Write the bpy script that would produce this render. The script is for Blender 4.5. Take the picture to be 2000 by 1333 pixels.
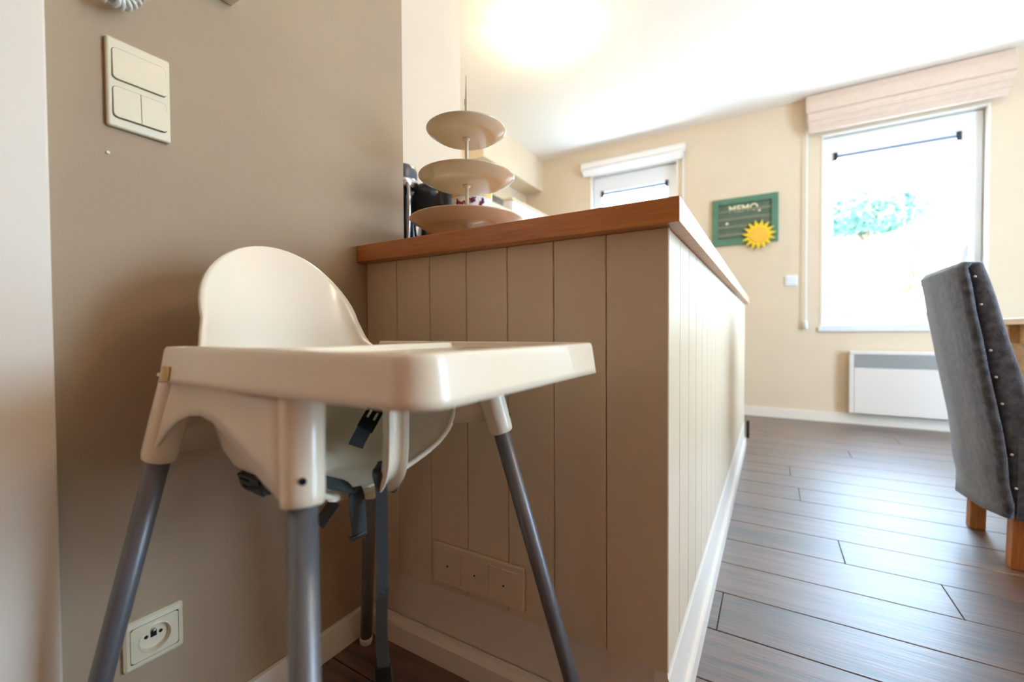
import bpy, bmesh, math, random
from mathutils import Vector, Matrix
random.seed(7)
for o in list(bpy.data.objects): bpy.data.objects.remove(o)
SC = bpy.context.scene
COL = SC.collection

# ------------------------------------------------------------------ camera
F_PX = 849.06
CAM = Vector((0.846, 0.0, 0.7236))
CR = Vector((0.85904355, 0.51187431, -0.00537258))
CU = Vector((-0.00606559, 0.02067293, 0.99976789))
CF = Vector((-0.51186657, 0.85881157, -0.02086377))
cam_data = bpy.data.cameras.new('camera')
cam = bpy.data.objects.new('camera', cam_data); COL.objects.link(cam)
cam.matrix_world = Matrix(((CR.x, CU.x, -CF.x, CAM.x), (CR.y, CU.y, -CF.y, CAM.y), (CR.z, CU.z, -CF.z, CAM.z), (0, 0, 0, 1)))
cam_data.sensor_width = 36.0
cam_data.lens = F_PX * 36.0 / 2000.0
cam_data.clip_start = 0.01
cam_data.dof.use_dof = True
cam_data.dof.focus_distance = 0.86
cam_data.dof.aperture_fstop = 2.2
SC.camera = cam

# ------------------------------------------------------------------ view, world, daylight
SC.view_settings.view_transform = 'Standard'
SC.view_settings.look = 'None'
SC.view_settings.gamma = 1.0
SC.view_settings.use_curve_mapping = False
SC.view_settings.exposure = 0.28
world = bpy.data.worlds.new('sky'); SC.world = world
world.use_nodes = True
bg = world.node_tree.nodes['Background']
bg.inputs['Color'].default_value = (0.51, 0.735, 1.0, 1)
bg.inputs['Strength'].default_value = 20.0

def window_portal(name, loc, rot, sx, sy):
    """marks a glazed opening so that the sky's light through it is sampled cleanly"""
    l = bpy.data.lights.new(name, 'AREA'); l.shape = 'RECTANGLE'
    l.size = sx; l.size_y = sy; l.cycles.is_portal = True
    o = bpy.data.objects.new(name, l); COL.objects.link(o)
    o.location = loc; o.rotation_euler = rot
window_portal('portal_patio', (3.665, 2.0, 1.15), (0, math.radians(90), 0), 2.2, 1.3)
window_portal('portal_window', (1.646, 4.39, 1.5), (math.radians(-90), 0, 0), 0.94, 1.53)
window_portal('portal_kitchen_window', (-0.315, 4.39, 1.725), (math.radians(-90), 0, 0), 0.84, 1.15)

# ------------------------------------------------------------------ helpers
def lin(c):
    c = c / 255.0
    return c / 12.92 if c <= 0.04045 else ((c + 0.055) / 1.055) ** 2.4
def rgb(r, g, b): return (lin(r), lin(g), lin(b), 1.0)

MATS = {}
def material(name, col, rough=0.5, metal=0.0, bump=0.0, bscale=60.0, mottle=0.0, mscale=4.0, coat=0.0, emit=None, estr=0.0, spec=0.5):
    m = bpy.data.materials.new(name); m.use_nodes = True
    nt = m.node_tree; b = nt.nodes['Principled BSDF']
    b.inputs['Base Color'].default_value = col
    b.inputs['Roughness'].default_value = rough
    b.inputs['Metallic'].default_value = metal
    b.inputs['Specular IOR Level'].default_value = spec
    b.inputs['Coat Weight'].default_value = coat
    if emit:
        b.inputs['Emission Color'].default_value = emit
        b.inputs['Emission Strength'].default_value = estr
    tc = nt.nodes.new('ShaderNodeTexCoord')
    if mottle:
        n = nt.nodes.new('ShaderNodeTexNoise'); n.inputs['Scale'].default_value = mscale; n.inputs['Detail'].default_value = 5
        nt.links.new(tc.outputs['Object'], n.inputs['Vector'])
        r = nt.nodes.new('ShaderNodeMapRange')
        r.inputs['From Min'].default_value = 0.3; r.inputs['From Max'].default_value = 0.7
        r.inputs['To Min'].default_value = 1.0 - mottle; r.inputs['To Max'].default_value = 1.0 + mottle
        nt.links.new(n.outputs['Fac'], r.inputs['Value'])
        mx = nt.nodes.new('ShaderNodeVectorMath'); mx.operation = 'SCALE'
        mx.inputs[0].default_value = col[:3]
        nt.links.new(r.outputs['Result'], mx.inputs['Scale'])
        nt.links.new(mx.outputs['Vector'], b.inputs['Base Color'])
    if bump:
        n2 = nt.nodes.new('ShaderNodeTexNoise'); n2.inputs['Scale'].default_value = bscale; n2.inputs['Detail'].default_value = 4
        nt.links.new(tc.outputs['Object'], n2.inputs['Vector'])
        bp = nt.nodes.new('ShaderNodeBump'); bp.inputs['Strength'].default_value = bump; bp.inputs['Distance'].default_value = 0.002
        nt.links.new(n2.outputs['Fac'], bp.inputs['Height'])
        nt.links.new(bp.outputs['Normal'], b.inputs['Normal'])
    MATS[name] = m
    return m

def wood(name, c0, c1, axis, rough, scale=1.0, vary=0.0, coat=0.0, bump=0.1, spec=0.5):
    m = bpy.data.materials.new(name); m.use_nodes = True
    nt = m.node_tree; b = nt.nodes['Principled BSDF']; L = nt.links
    tc = nt.nodes.new('ShaderNodeTexCoord'); oi = nt.nodes.new('ShaderNodeObjectInfo')
    off = nt.nodes.new('ShaderNodeVectorMath'); off.operation = 'SCALE'
    off.inputs[0].default_value = (37.0, 53.0, 11.0); L.new(oi.outputs['Random'], off.inputs['Scale'])
    add = nt.nodes.new('ShaderNodeVectorMath'); add.operation = 'ADD'
    L.new(tc.outputs['Object'], add.inputs[0]); L.new(off.outputs['Vector'], add.inputs[1])
    mp = nt.nodes.new('ShaderNodeMapping'); s = [22 * scale] * 3; s[axis] = 1.6 * scale
    mp.inputs['Scale'].default_value = s; L.new(add.outputs['Vector'], mp.inputs['Vector'])
    n = nt.nodes.new('ShaderNodeTexNoise'); n.inputs['Scale'].default_value = 1.0; n.inputs['Detail'].default_value = 8
    n.inputs['Distortion'].default_value = 1.2; L.new(mp.outputs['Vector'], n.inputs['Vector'])
    w = nt.nodes.new('ShaderNodeTexNoise'); w.inputs['Scale'].default_value = 7.0; w.inputs['Detail'].default_value = 6
    L.new(mp.outputs['Vector'], w.inputs['Vector'])
    mixf = nt.nodes.new('ShaderNodeMath'); mixf.operation = 'MULTIPLY_ADD'; mixf.inputs[1].default_value = 0.45
    L.new(w.outputs['Fac'], mixf.inputs[0])
    sc = nt.nodes.new('ShaderNodeMath'); sc.operation = 'MULTIPLY'; sc.inputs[1].default_value = 0.6
    L.new(n.outputs['Fac'], sc.inputs[0]); L.new(sc.outputs[0], mixf.inputs[2])
    cr = nt.nodes.new('ShaderNodeValToRGB'); cr.color_ramp.elements[0].position = 0.36; cr.color_ramp.elements[1].position = 0.66
    cr.color_ramp.elements[0].color = c0; cr.color_ramp.elements[1].color = c1
    L.new(mixf.outputs[0], cr.inputs['Fac'])
    mr = nt.nodes.new('ShaderNodeMapRange'); mr.inputs['To Min'].default_value = 1 - vary; mr.inputs['To Max'].default_value = 1 + vary
    L.new(oi.outputs['Random'], mr.inputs['Value'])
    vm = nt.nodes.new('ShaderNodeVectorMath'); vm.operation = 'SCALE'
    L.new(cr.outputs['Color'], vm.inputs[0]); L.new(mr.outputs['Result'], vm.inputs['Scale'])
    L.new(vm.outputs['Vector'], b.inputs['Base Color'])
    b.inputs['Roughness'].default_value = rough; b.inputs['Coat Weight'].default_value = coat; b.inputs['Coat Roughness'].default_value = 0.42
    b.inputs['Specular IOR Level'].default_value = spec
    bp = nt.nodes.new('ShaderNodeBump'); bp.inputs['Strength'].default_value = bump; bp.inputs['Distance'].default_value = 0.002
    L.new(mixf.outputs[0], bp.inputs['Height']); L.new(bp.outputs['Normal'], b.inputs['Normal']); L.new(bp.outputs['Normal'], b.inputs['Coat Normal'])
    MATS[name] = m
    return m

def glass_material(name, tint=(1, 1, 1, 1), refl=0.08):
    m = bpy.data.materials.new(name); m.use_nodes = True
    nt = m.node_tree; nt.nodes.clear()
    out = nt.nodes.new('ShaderNodeOutputMaterial'); mix = nt.nodes.new('ShaderNodeMixShader')
    t = nt.nodes.new('ShaderNodeBsdfTransparent'); g = nt.nodes.new('ShaderNodeBsdfGlossy')
    t.inputs['Color'].default_value = tint; g.inputs['Roughness'].default_value = 0.02
    mix.inputs['Fac'].default_value = refl
    nt.links.new(t.outputs[0], mix.inputs[1]); nt.links.new(g.outputs[0], mix.inputs[2]); nt.links.new(mix.outputs[0], out.inputs[0])
    MATS[name] = m
    return m

material('wall_taupe', rgb(172, 147, 117), 0.7, bump=0.12, bscale=220, mottle=0.05, mscale=3)
material('wall_cream', rgb(226, 207, 178), 0.8, bump=0.08, bscale=200, mottle=0.02)
material('wall_pale', rgb(220, 204, 180), 0.8, bump=0.05, bscale=200)
material('ceiling_white', rgb(251, 242, 228), 0.9, bump=0.04, bscale=200)
material('trim_white', rgb(240, 230, 214), 0.35)
material('lining_white', rgb(236, 222, 200), 0.4)
material('panel_paint', rgb(222, 202, 170), 0.42, bump=0.06, bscale=150)
material('base_white', rgb(228, 214, 196), 0.45)
material('groove_dark', rgb(150, 132, 108), 0.7)
material('switch_cream', rgb(226, 212, 178), 0.32)
material('switch_seam', rgb(104, 90, 66), 0.8)
material('hole_black', rgb(14, 12, 11), 0.9)
material('chair_plastic', rgb(246, 230, 202), 0.26, coat=0.2)
material('leg_silver', rgb(120, 120, 122), 0.38, metal=0.4)
material('foot_white', rgb(226, 222, 214), 0.5)
material('strap_grey', rgb(60, 64, 62), 0.75, bump=0.5, bscale=900)
material('buckle_black', rgb(18, 18, 19), 0.35)
material('tape_yellow', rgb(222, 178, 96), 0.5, mottle=0.2, mscale=60)
material('enamel_cream', rgb(222, 204, 172), 0.16, coat=0.4)
material('steel', rgb(190, 190, 192), 0.18, metal=1.0)
material('gloss_black', rgb(16, 15, 17), 0.12)
material('smoke_grey', rgb(72, 76, 84), 0.25)
material('tin_white', rgb(238, 232, 226), 0.35)
material('tin_yellow', rgb(236, 190, 70), 0.4)
material('tin_red', rgb(150, 44, 60), 0.45)
material('tin_purple', rgb(92, 70, 120), 0.45)
material('pvc_white', rgb(238, 240, 242), 0.3)
material('bracket_dark', rgb(30, 36, 46), 0.4)
material('rail_grey', rgb(140, 150, 172), 0.4)
material('blind_fabric', rgb(218, 194, 174), 0.9, bump=0.4, bscale=500, mottle=0.04, mscale=30)
material('blind_white', rgb(246, 240, 232), 0.9, bump=0.3, bscale=500)
material('convector_white', rgb(230, 222, 212), 0.35)
material('convector_grey', rgb(172, 172, 168), 0.45)
material('board_green', rgb(86, 128, 100), 0.55, mottle=0.12, mscale=14)
material('board_slate', rgb(84, 104, 84), 0.6, mottle=0.14, mscale=14)
material('board_slat', rgb(122, 124, 100), 0.6)
material('letter_cream', rgb(236, 226, 184), 0.6)
material('sun_yellow', rgb(250, 208, 40), 0.5)
material('sun_orange', rgb(250, 192, 66), 0.5)
material('denim', rgb(80, 81, 88), 0.9, bump=0.9, bscale=260, mottle=0.55, mscale=42)
_b = MATS['denim'].node_tree.nodes['Principled BSDF']; _b.inputs['Sheen Weight'].default_value = 0.7; _b.inputs['Sheen Roughness'].default_value = 0.4; _b.inputs['Sheen Tint'].default_value = (0.9, 0.94, 1, 1)
material('button_pearl', rgb(220, 214, 200), 0.3)
material('lamp_metal', rgb(200, 196, 190), 0.3, metal=0.8)
material('lamp_glass', rgb(255, 240, 220), 0.4, emit=(1.0, 0.78, 0.54, 1), estr=34.0)
material('rubber_black', rgb(20, 20, 20), 0.6)
material('cabinet_white', rgb(240, 240, 238), 0.3)
material('hood_beige', rgb(226, 208, 176), 0.4)
material('hood_dark', rgb(96, 84, 72), 0.4)
material('bounce_brown', rgb(150, 92, 62), 0.5, mottle=0.1)
material('hillside_grass', rgb(208, 204, 182), 0.95, mottle=0.2, mscale=1.4)
material('leaf_green', rgb(112, 148, 130), 0.8, mottle=0.3, mscale=3)
material('leaf_yellow', rgb(186, 190, 150), 0.8, mottle=0.3, mscale=3)
material('bark', rgb(110, 90, 70), 0.9)
material('subfloor', rgb(34, 26, 20), 0.9)
wood('floor_oak', rgb(42, 26, 16), rgb(108, 74, 50), 0, 0.42, 1.0, vary=0.14, bump=0.6, coat=0.9, spec=1.0)
wood('worktop_beech', rgb(176, 104, 46), rgb(208, 136, 72), 0, 0.3, 1.6, coat=0.25, bump=0.03)
wood('leg_oak', rgb(150, 84, 34), rgb(190, 118, 56), 2, 0.4, 1.4, bump=0.05)
wood('table_oak', rgb(186, 138, 86), rgb(220, 176, 124), 1, 0.35, 1.0, bump=0.05)
glass_material('pane_glass', refl=0.05)
glass_material('jug_glass', (0.55, 0.55, 0.6, 1), refl=0.16)

LOC = {}
def finish(o, parent):
    COL.objects.link(o)
    if parent is not None: o.parent = parent
    return o
def root_loc(parent):
    return LOC.get(parent.name, Vector((0, 0, 0))) if parent is not None else Vector((0, 0, 0))
def obj(name, bm, mat, parent=None, smooth=False, solid=0.0, sub=0, offset=-1, bevel=0.0):
    off = root_loc(parent)
    if off.length: bmesh.ops.translate(bm, verts=bm.verts, vec=-off)
    me = bpy.data.meshes.new(name)
    bmesh.ops.recalc_face_normals(bm, faces=bm.faces) if not solid else None
    bm.to_mesh(me); bm.free()
    mats = mat if isinstance(mat, (list, tuple)) else [mat]
    for mm in mats: me.materials.append(MATS[mm])
    if smooth:
        for p in me.polygons: p.use_smooth = True
    o = bpy.data.objects.new(name, me)
    finish(o, parent)
    LOC[o.name] = off
    if solid:
        s = o.modifiers.new('solid', 'SOLIDIFY'); s.thickness = solid; s.offset = offset
    if bevel:
        s = o.modifiers.new('bevel', 'BEVEL'); s.width = bevel; s.segments = 2; s.limit_method = 'ANGLE'; s.angle_limit = math.radians(40)
    if sub:
        s = o.modifiers.new('sub', 'SUBSURF'); s.levels = sub; s.render_levels = sub
    return o
def thing(name, label, cat, loc, group=None):
    o = bpy.data.objects.new(name, None); COL.objects.link(o)
    o.location = loc; o.empty_display_size = 0.05
    LOC[o.name] = Vector(loc)
    return tag(o, label, cat, group)
def tag(o, label, cat, group=None):
    o['label'] = label; o['category'] = cat
    if group: o['group'] = group
    return o
def struct(o, label=None):
    o['kind'] = 'structure'
    if label: o['label'] = label
    return o
def box(bm, x0, x1, y0, y1, z0, z1, bev=0.0, seg=2):
    ret = bmesh.ops.create_cube(bm, size=1.0)
    vs = ret['verts']
    for v in vs:
        v.co = Vector((x0 + (v.co.x + .5) * (x1 - x0), y0 + (v.co.y + .5) * (y1 - y0), z0 + (v.co.z + .5) * (z1 - z0)))
    if bev:
        es = list({e for v in vs for e in v.link_edges})
        bmesh.ops.bevel(bm, geom=es, offset=bev, segments=seg, affect='EDGES', profile=0.5)
def bx(name, x0, x1, y0, y1, z0, z1, mat, parent=None, bev=0.0, seg=2):
    bm = bmesh.new(); box(bm, x0, x1, y0, y1, z0, z1, bev, seg)
    return obj(name, bm, mat, parent)
def rings(bm, rs, closed=True, cap0=False, cap1=False):
    vr = [[bm.verts.new(p) for p in r] for r in rs]
    n = len(vr[0])
    for a, b in zip(vr[:-1], vr[1:]):
        for i in range(n if closed else n - 1):
            j = (i + 1) % n
            bm.faces.new((a[i], a[j], b[j], b[i]))
    if cap0: bm.faces.new(list(reversed(vr[0])))
    if cap1: bm.faces.new(vr[-1])
    return vr
def tube(bm, pts, radii, n=16, cap=True):
    pts = [Vector(p) for p in pts]
    if not isinstance(radii, (list, tuple)): radii = [radii] * len(pts)
    rs = []; prev = None
    for i, p in enumerate(pts):
        t = (pts[min(i + 1, len(pts) - 1)] - pts[max(i - 1, 0)]).normalized()
        if prev is None:
            u = t.cross(Vector((0, 0, 1))) if abs(t.z) < 0.9 else t.cross(Vector((1, 0, 0)))
        else:
            u = prev - t * prev.dot(t)
        u.normalize(); prev = u; v = t.cross(u)
        rs.append([p + (u * math.cos(2 * math.pi * k / n) + v * math.sin(2 * math.pi * k / n)) * radii[i] for k in range(n)])
    rings(bm, rs, True, cap, cap)
def lathe(bm, prof, cx, cy, n=48, cap0=False, cap1=False):
    rings(bm, [[(cx + r * math.cos(2 * math.pi * k / n), cy + r * math.sin(2 * math.pi * k / n), z) for k in range(n)] for r, z in prof], True, cap0, cap1)
def ribbon(bm, pts, width_dir, w, th=0.0016):
    """flat webbing swept along pts; width_dir may be one vector or one per point"""
    pts = [Vector(p) for p in pts]; rs = []
    for i, p in enumerate(pts):
        t = (pts[min(i + 1, len(pts) - 1)] - pts[max(i - 1, 0)]).normalized()
        wd = Vector(width_dir[i] if isinstance(width_dir[0], (list, tuple)) else width_dir)
        wd = (wd - t * wd.dot(t)).normalized(); nn = t.cross(wd)
        rs.append([p + wd * w / 2 + nn * th / 2, p - wd * w / 2 + nn * th / 2, p - wd * w / 2 - nn * th / 2, p + wd * w / 2 - nn * th / 2])
    rings(bm, rs, True, True, True)
def prism(bm, poly, axis, a, b):
    """polygon given in the two remaining axes (in xyz order), extruded along axis from a to b"""
    def P(q, t):
        c = list(q); c.insert(axis, t); return c
    rings(bm, [[P(q, a) for q in poly], [P(q, b) for q in poly]], True, True, True)
def smoothpts(pts, n=6):
    pts = [Vector(p) for p in pts]; out = []
    for i in range(len(pts) - 1):
        p0, p1, p2, p3 = pts[max(i - 1, 0)], pts[i], pts[i + 1], pts[min(i + 2, len(pts) - 1)]
        for k in range(n):
            t = k / n
            out.append(0.5 * ((2 * p1) + (p2 - p0) * t + (2 * p0 - 5 * p1 + 4 * p2 - p3) * t * t + (3 * p1 - p0 - 3 * p2 + p3) * t ** 3))
    out.append(pts[-1]); return out
def rounded(poly, n=7):
    out = []; m = len(poly)
    for i in range(m):
        p, r = Vector(poly[i][:2]), poly[i][2]
        a, b = Vector(poly[i - 1][:2]), Vector(poly[(i + 1) % m][:2])
        u, v = (a - p).normalized(), (b - p).normalized()
        ang = math.acos(max(-1, min(1, u.dot(v)))); dist = r / math.tan(ang / 2)
        c = p + (u + v).normalized() * (r / math.sin(ang / 2))
        s, e = p + u * dist - c, p + v * dist - c
        for k in range(n):
            t = k / (n - 1); om = math.pi - ang
            q = (s * math.sin((1 - t) * om) + e * math.sin(t * om)) / math.sin(om)
            out.append(c + q)
    return out
def inset(poly, d):
    out = []; m = len(poly)
    for i in range(m):
        p = poly[i]; a = (p - poly[i - 1]).normalized(); b = (poly[(i + 1) % m] - p).normalized()
        na, nb = Vector((-a.y, a.x)), Vector((-b.y, b.x)); nn = (na + nb).normalized()
        out.append(p + nn * d / max(0.4, nn.dot(na)))
    return out
def pix(px, py, axis, val):
    """the point where the sight line through a photo pixel meets the plane axis = val"""
    d = CF + CR * ((px - 1000) / F_PX) - CU * ((py - 666.5) / F_PX)
    return CAM + d * ((val - CAM[axis]) / d[axis])

# ------------------------------------------------------------------ the room
YF, ZC = 4.222, 2.56
XR, YB, XK = 3.5, -0.9, -1.483
WT = 0.012      # skirting thickness
floor = struct(bx('floor', XK, XR, YB, YF, -0.05, -0.0125, 'subfloor'), 'dark brown oak plank floor running past the kitchen peninsula')
row = 0
y = 0.965 - 0.176 * 16
k = -16
while y < YF:
    j0 = {3: 1.265, 7: 0.958}.get(k, (k * 0.737) % 1.9)
    xs = [XK] + [x for x in [j0 - 3.8, j0 - 1.9, j0, j0 + 1.9] if XK + 0.05 < x < XR - 0.05] + [XR]
    ya, yb = max(y, YB), min(y + 0.176, YF)
    if yb - ya > 0.01:
        for xa, xb in zip(xs[:-1], xs[1:]):
            bm = bmesh.new(); box(bm, xa + 0.0008, xb - 0.0008, ya + 0.0013, yb - 0.0013, -0.012, 0.0, 0.0012, 1)
            obj('plank', bm, 'floor_oak', floor)
    y += 0.176; k += 1
struct(bx('ceiling', XK - 0.3, XR + 0.3, YB - 0.3, YF + 0.3, ZC, ZC + 0.12, 'ceiling_white'), 'plain white ceiling')

wall_left = struct(bx('wall_left', -0.45, 0.0, YB, 0.857, -0.05, ZC, 'wall_taupe'), 'taupe painted wall behind the high chair')
bm = bmesh.new(); tube(bm, [(-0.001, 0.2525, 0.993), (0.0018, 0.2525, 0.993)], 0.0022, 12)
obj('screw_plug', bm, 'switch_cream', wall_left)
struct(bx('wall_kitchen', -0.62, -0.45, 0.5, 1.70, -0.05, ZC, 'wall_pale'), 'cream wall stub behind the cake stand')
struct(bx('wall_kitchen_return', XK - 0.1, -0.62, 1.55, 1.70, -0.05, ZC, 'wall_pale'))
struct(bx('wall_kitchen_left', XK - 0.15, XK, 1.70, YF + 0.3, -0.05, ZC, 'wall_cream'), 'cream kitchen wall under the boxed-in bulkhead')
struct(bx('trim_bulkhead', XK, -1.272, 3.1, YF, 2.228, ZC, 'wall_cream'), 'cream boxed-in bulkhead in the kitchen corner')
bm = bmesh.new(); box(bm, XK - 0.15, XR + 0.3, YB - 0.15, YB, -0.05, ZC)
struct(obj('wall_back', bm, 'bounce_brown'))  # unseen wall, placed close and coloured brown for dim, warm bounce light
# far wall with two window openings
W1 = (1.178, 2.115, 0.735, 2.262)      # x0,x1,z0,z1
W2 = (-0.735, 0.105, 1.15, 2.30)
def wall_with_holes(name, holes, u0, u1, z0, z1, place, mat):
    bm = bmesh.new()
    us = sorted({u0, u1} | {h[0] for h in holes} | {h[1] for h in holes})
    for a, b in zip(us[:-1], us[1:]):
        hs = [h for h in holes if h[0] <= a + 1e-6 and h[1] >= b - 1e-6]
        if hs:
            h = hs[0]; place(bm, a, b, z0, h[2]); place(bm, a, b, h[3], z1)
        else: place(bm, a, b, z0, z1)
    return struct(obj(name, bm, mat))
wf = wall_with_holes('wall_far', [W1, W2], XK - 0.15, XR + 0.3, -0.05, ZC,
                     lambda bm, a, b, c, d: box(bm, a, b, YF, YF + 0.16, c, d), 'wall_cream')
wf['label'] = 'cream far wall with two white windows'
wall_with_holes('wall_right', [(1.35, 2.65, 0.05, 2.25)], YB - 0.15, YF + 0.3, -0.05, ZC,
                lambda bm, a, b, c, d: box(bm, XR, XR + 0.16, a, b, c, d), 'wall_cream')
# glazed patio opening of the right wall (daylight comes in here)
wp = struct(bx('window_3', XR + 0.06, XR + 0.11, 1.35, 2.65, 0.05, 0.11, 'pvc_white'))
for a, b in ((1.35, 1.42), (2.58, 2.65)): bx('frame_post', XR + 0.06, XR + 0.11, a, b, 0.11, 2.18, 'pvc_white', wp)
bx('frame_head', XR + 0.06, XR + 0.11, 1.35, 2.65, 2.18, 2.25, 'pvc_white', wp)
for a, b in ((1.42, 2.58),): bx('pane', XR + 0.08, XR + 0.086, a, b, 0.11, 2.18, 'pane_glass', wp)

# white door lining standing against the near end of the taupe wall
struct(bx('trim_1', 0.0, 0.022, -0.895, 0.186, 0.0, ZC - 0.002, 'lining_white', None, 0.003), 'white door lining at the near end of the taupe wall')
# skirtings
struct(bx('baseboard_left', 0.0, WT, 0.187, 0.70, 0.0, 0.066, 'trim_white', None, 0.002), 'white skirting board along the taupe wall')
struct(bx('baseboard_far', 0.0, XR, YF - WT, YF, 0.0, 0.078, 'trim_white', None, 0.002), 'white skirting board below the far window')

def casement(name, x0, x1, z0, z1, label, gl, handle):
    """plastic frame in the reveal, an opening sash, its pane and the rail of a small screen"""
    ya, yb = YF + 0.075, YF + 0.135
    bm = bmesh.new(); f = 0.03
    box(bm, x0, x0 + f, ya, yb, z0, z1); box(bm, x1 - f, x1, ya, yb, z0, z1)
    box(bm, x0 + f, x1 - f, ya, yb, z0, z0 + f); box(bm, x0 + f, x1 - f, ya, yb, z1 - f, z1)
    w = struct(obj(name, bm, 'pvc_white'), label)
    gx0, gx1, gz0, gz1 = gl
    ya -= 0.018
    bm = bmesh.new()
    a, b, c, d = x0 + f * .6, x1 - f * .6, z0 + f * .6, z1 - f * .6
    for q in ((a, gx0, c, d), (gx1, b, c, d), (gx0, gx1, c, gz0), (gx0, gx1, gz1, d)):
        box(bm, q[0], q[1], ya, yb - 0.01, q[2], q[3])
    s = obj('sash', bm, 'pvc_white', w)
    bx('pane', gx0, gx1, yb - 0.03, yb - 0.024, gz0, gz1, 'pane_glass', w)
    rl = bx('screen_rail', gx0 + 0.02, gx1 - 0.02, ya - 0.008, ya + 0.006, gz1 - 0.034, gz1 - 0.004, 'rail_grey', w, 0.004)
    for xx in (gx0 - 0.005, gx1 - 0.022): bx('bracket', xx, xx + 0.027, ya - 0.012, ya + 0.004, gz1 - 0.052, gz1 + 0.012, 'bracket_dark', w, 0.003)
    if handle:
        hx = (gx1 + b) / 2
        h = bx('handle', hx - 0.013, hx + 0.013, ya - 0.012, ya, handle - 0.035, handle + 0.035, 'pvc_white', s, 0.004)
        bx('handle', hx - 0.009, hx + 0.009, ya - 0.045, ya - 0.028, handle - 0.12, handle + 0.012, 'pvc_white', s, 0.006)
        bx('handle_neck', hx - 0.007, hx + 0.007, ya - 0.03, ya - 0.012, handle - 0.007, handle + 0.007, 'pvc_white', s)
    # white lining boards of the reveal
    bm = bmesh.new()
    t = 0.012
    box(bm, x1 - t, x1, YF - 0.004, YF + 0.075, z0, z1); box(bm, x0, x0 + t, YF - 0.004, YF + 0.075, z0, z1)
    box(bm, x0 + t, x1 - t, YF - 0.004, YF + 0.075, z1 - t, z1)
    obj('reveal_lining', bm, 'trim_white', w)
    bx('window_sill', x0 - 0.01, x1 + 0.01, YF - 0.02, YF + 0.075, z0 - 0.02, z0 + 0.012, 'pvc_white', w, 0.003)
    return w
casement('window_1', *W1, 'white casement window above the convector heater', (1.265, 1.985, 0.855, 2.11), 1.28)
casement('window_2', *W2, 'small white kitchen window behind the worktop', (-0.635, 0.005, 1.27, 2.13), None)

# ------------------------------------------------------------------ outside
bm = bmesh.new(); N = 26; vs = {}
for i in range(N + 1):
    for j in range(N + 1):
        X = -12 + 26 * i / N; Y = 6.0 + 18 * j / N
        Z = -0.2 + max(0, Y - 7) * 0.42 + 0.25 * math.sin(X * .9 + Y * .5) + random.uniform(-.08, .08)
        vs[i, j] = bm.verts.new((X, Y, Z))
for i in range(N):
    for j in range(N): bm.faces.new((vs[i, j], vs[i + 1, j], vs[i + 1, j + 1], vs[i, j + 1]))
struct(obj('hillside', bm, 'hillside_grass', smooth=True), 'sunlit grassy slope seen through the windows')
def bush(name, label, c, r, n, mat, group=None):
    t = thing(name, label, 'bush', (c[0], c[1], c[2] - r[2]), group)
    bm = bmesh.new()
    for _ in range(n):
        d = Vector((random.gauss(0, 1), random.gauss(0, 1), random.gauss(0, 1))).normalized() * random.uniform(.45, 1) ** .5
        p = Vector(c) + Vector((d.x * r[0], d.y * r[1], d.z * r[2]))
        a = Vector((random.gauss(0, 1), random.gauss(0, 1), random.gauss(0, 1))).normalized()
        b = a.orthogonal().normalized(); s = random.uniform(.05, .11)
        bm.faces.new([bm.verts.new(p + a * s), bm.verts.new(p + b * s * .45), bm.verts.new(p - a * s), bm.verts.new(p - b * s * .45)])
    obj('foliage', bm, mat, t)['kind'] = 'stuff'
    bm = bmesh.new(); base = Vector((c[0], c[1], c[2] - r[2] * 1.35))
    for q in range(5):
        e = Vector(c) + Vector((random.uniform(-.6, .6) * r[0], random.uniform(-.6, .6) * r[1], r[2] * .4))
        tube(bm, [base, base.lerp(e, .5) + Vector((0, 0, .08)), e], [.035, .022, .008], 6)
    obj('stem', bm, 'bark', t)
    return t
c = pix(1690, 415, 1, 9.0); bush('garden_bush', 'blue-green bush on the slope outside the large window', (c.x, c.y, c.z), (0.85, 0.7, 0.36), 1500, 'leaf_green')
c = pix(1775, 520, 1, 8.6); bush('garden_shrub', 'loose yellow-green shrub low on the slope outside the large window', (c.x, c.y, c.z), (0.3, 0.4, 0.5), 130, 'leaf_yellow')
a, b = pix(1835, 402, 1, 9.4), pix(1880, 365, 1, 9.0)
bm = bmesh.new(); tube(bm, [a + (a - b) * 1.2 + Vector((0, 0, -.4)), a, a.lerp(b, .5) + Vector((0, 0, .02)), b, b + (b - a) * .6], [.03, .022, .018, .014, .006], 7)
tag(obj('bare_branch', bm, 'bark', smooth=True), 'bare brown branch slanting across the large window outside', 'branch')

# ------------------------------------------------------------------ kitchen peninsula
HT, TC = 0.93, 0.0395
XP, YP = 0.7035, 0.7295
pen = thing('kitchen_peninsula', 'cream tongue-and-groove panelled kitchen peninsula under the wooden worktop', 'kitchen counter', (0.35, 1.9, 0.0))
bx('carcass', 0.002, XP - 0.0095, YP + 0.0095, 3.085, 0.162, HT - TC, 'groove_dark', pen)
bx('plinth', 0.002, XP - 0.0222, YP + 0.0095, 3.085, 0.0, 0.162, 'groove_dark', pen)
bx('carcass', -0.449, 0.001, 0.86, 1.69, 0.0, HT - TC, 'cabinet_white', pen)
bm = bmesh.new(); box(bm, -0.0494, 0.0494, -0.0045, 0.0045, 0.0, HT - TC - 0.1617, 0.0016, 1)
me_board = bpy.data.meshes.new('board'); bm.to_mesh(me_board); bm.free(); me_board.materials.append(MATS['panel_paint'])
for i in range(7):
    o = bpy.data.objects.new('board', me_board); finish(o, pen)
    o.location = Vector((0.0505 + 0.1 * i, YP + 0.0047, 0.1617)) - LOC[pen.name]
    if i == 6: o.scale.x = 1.05; o.location.x += 0.0025
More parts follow.
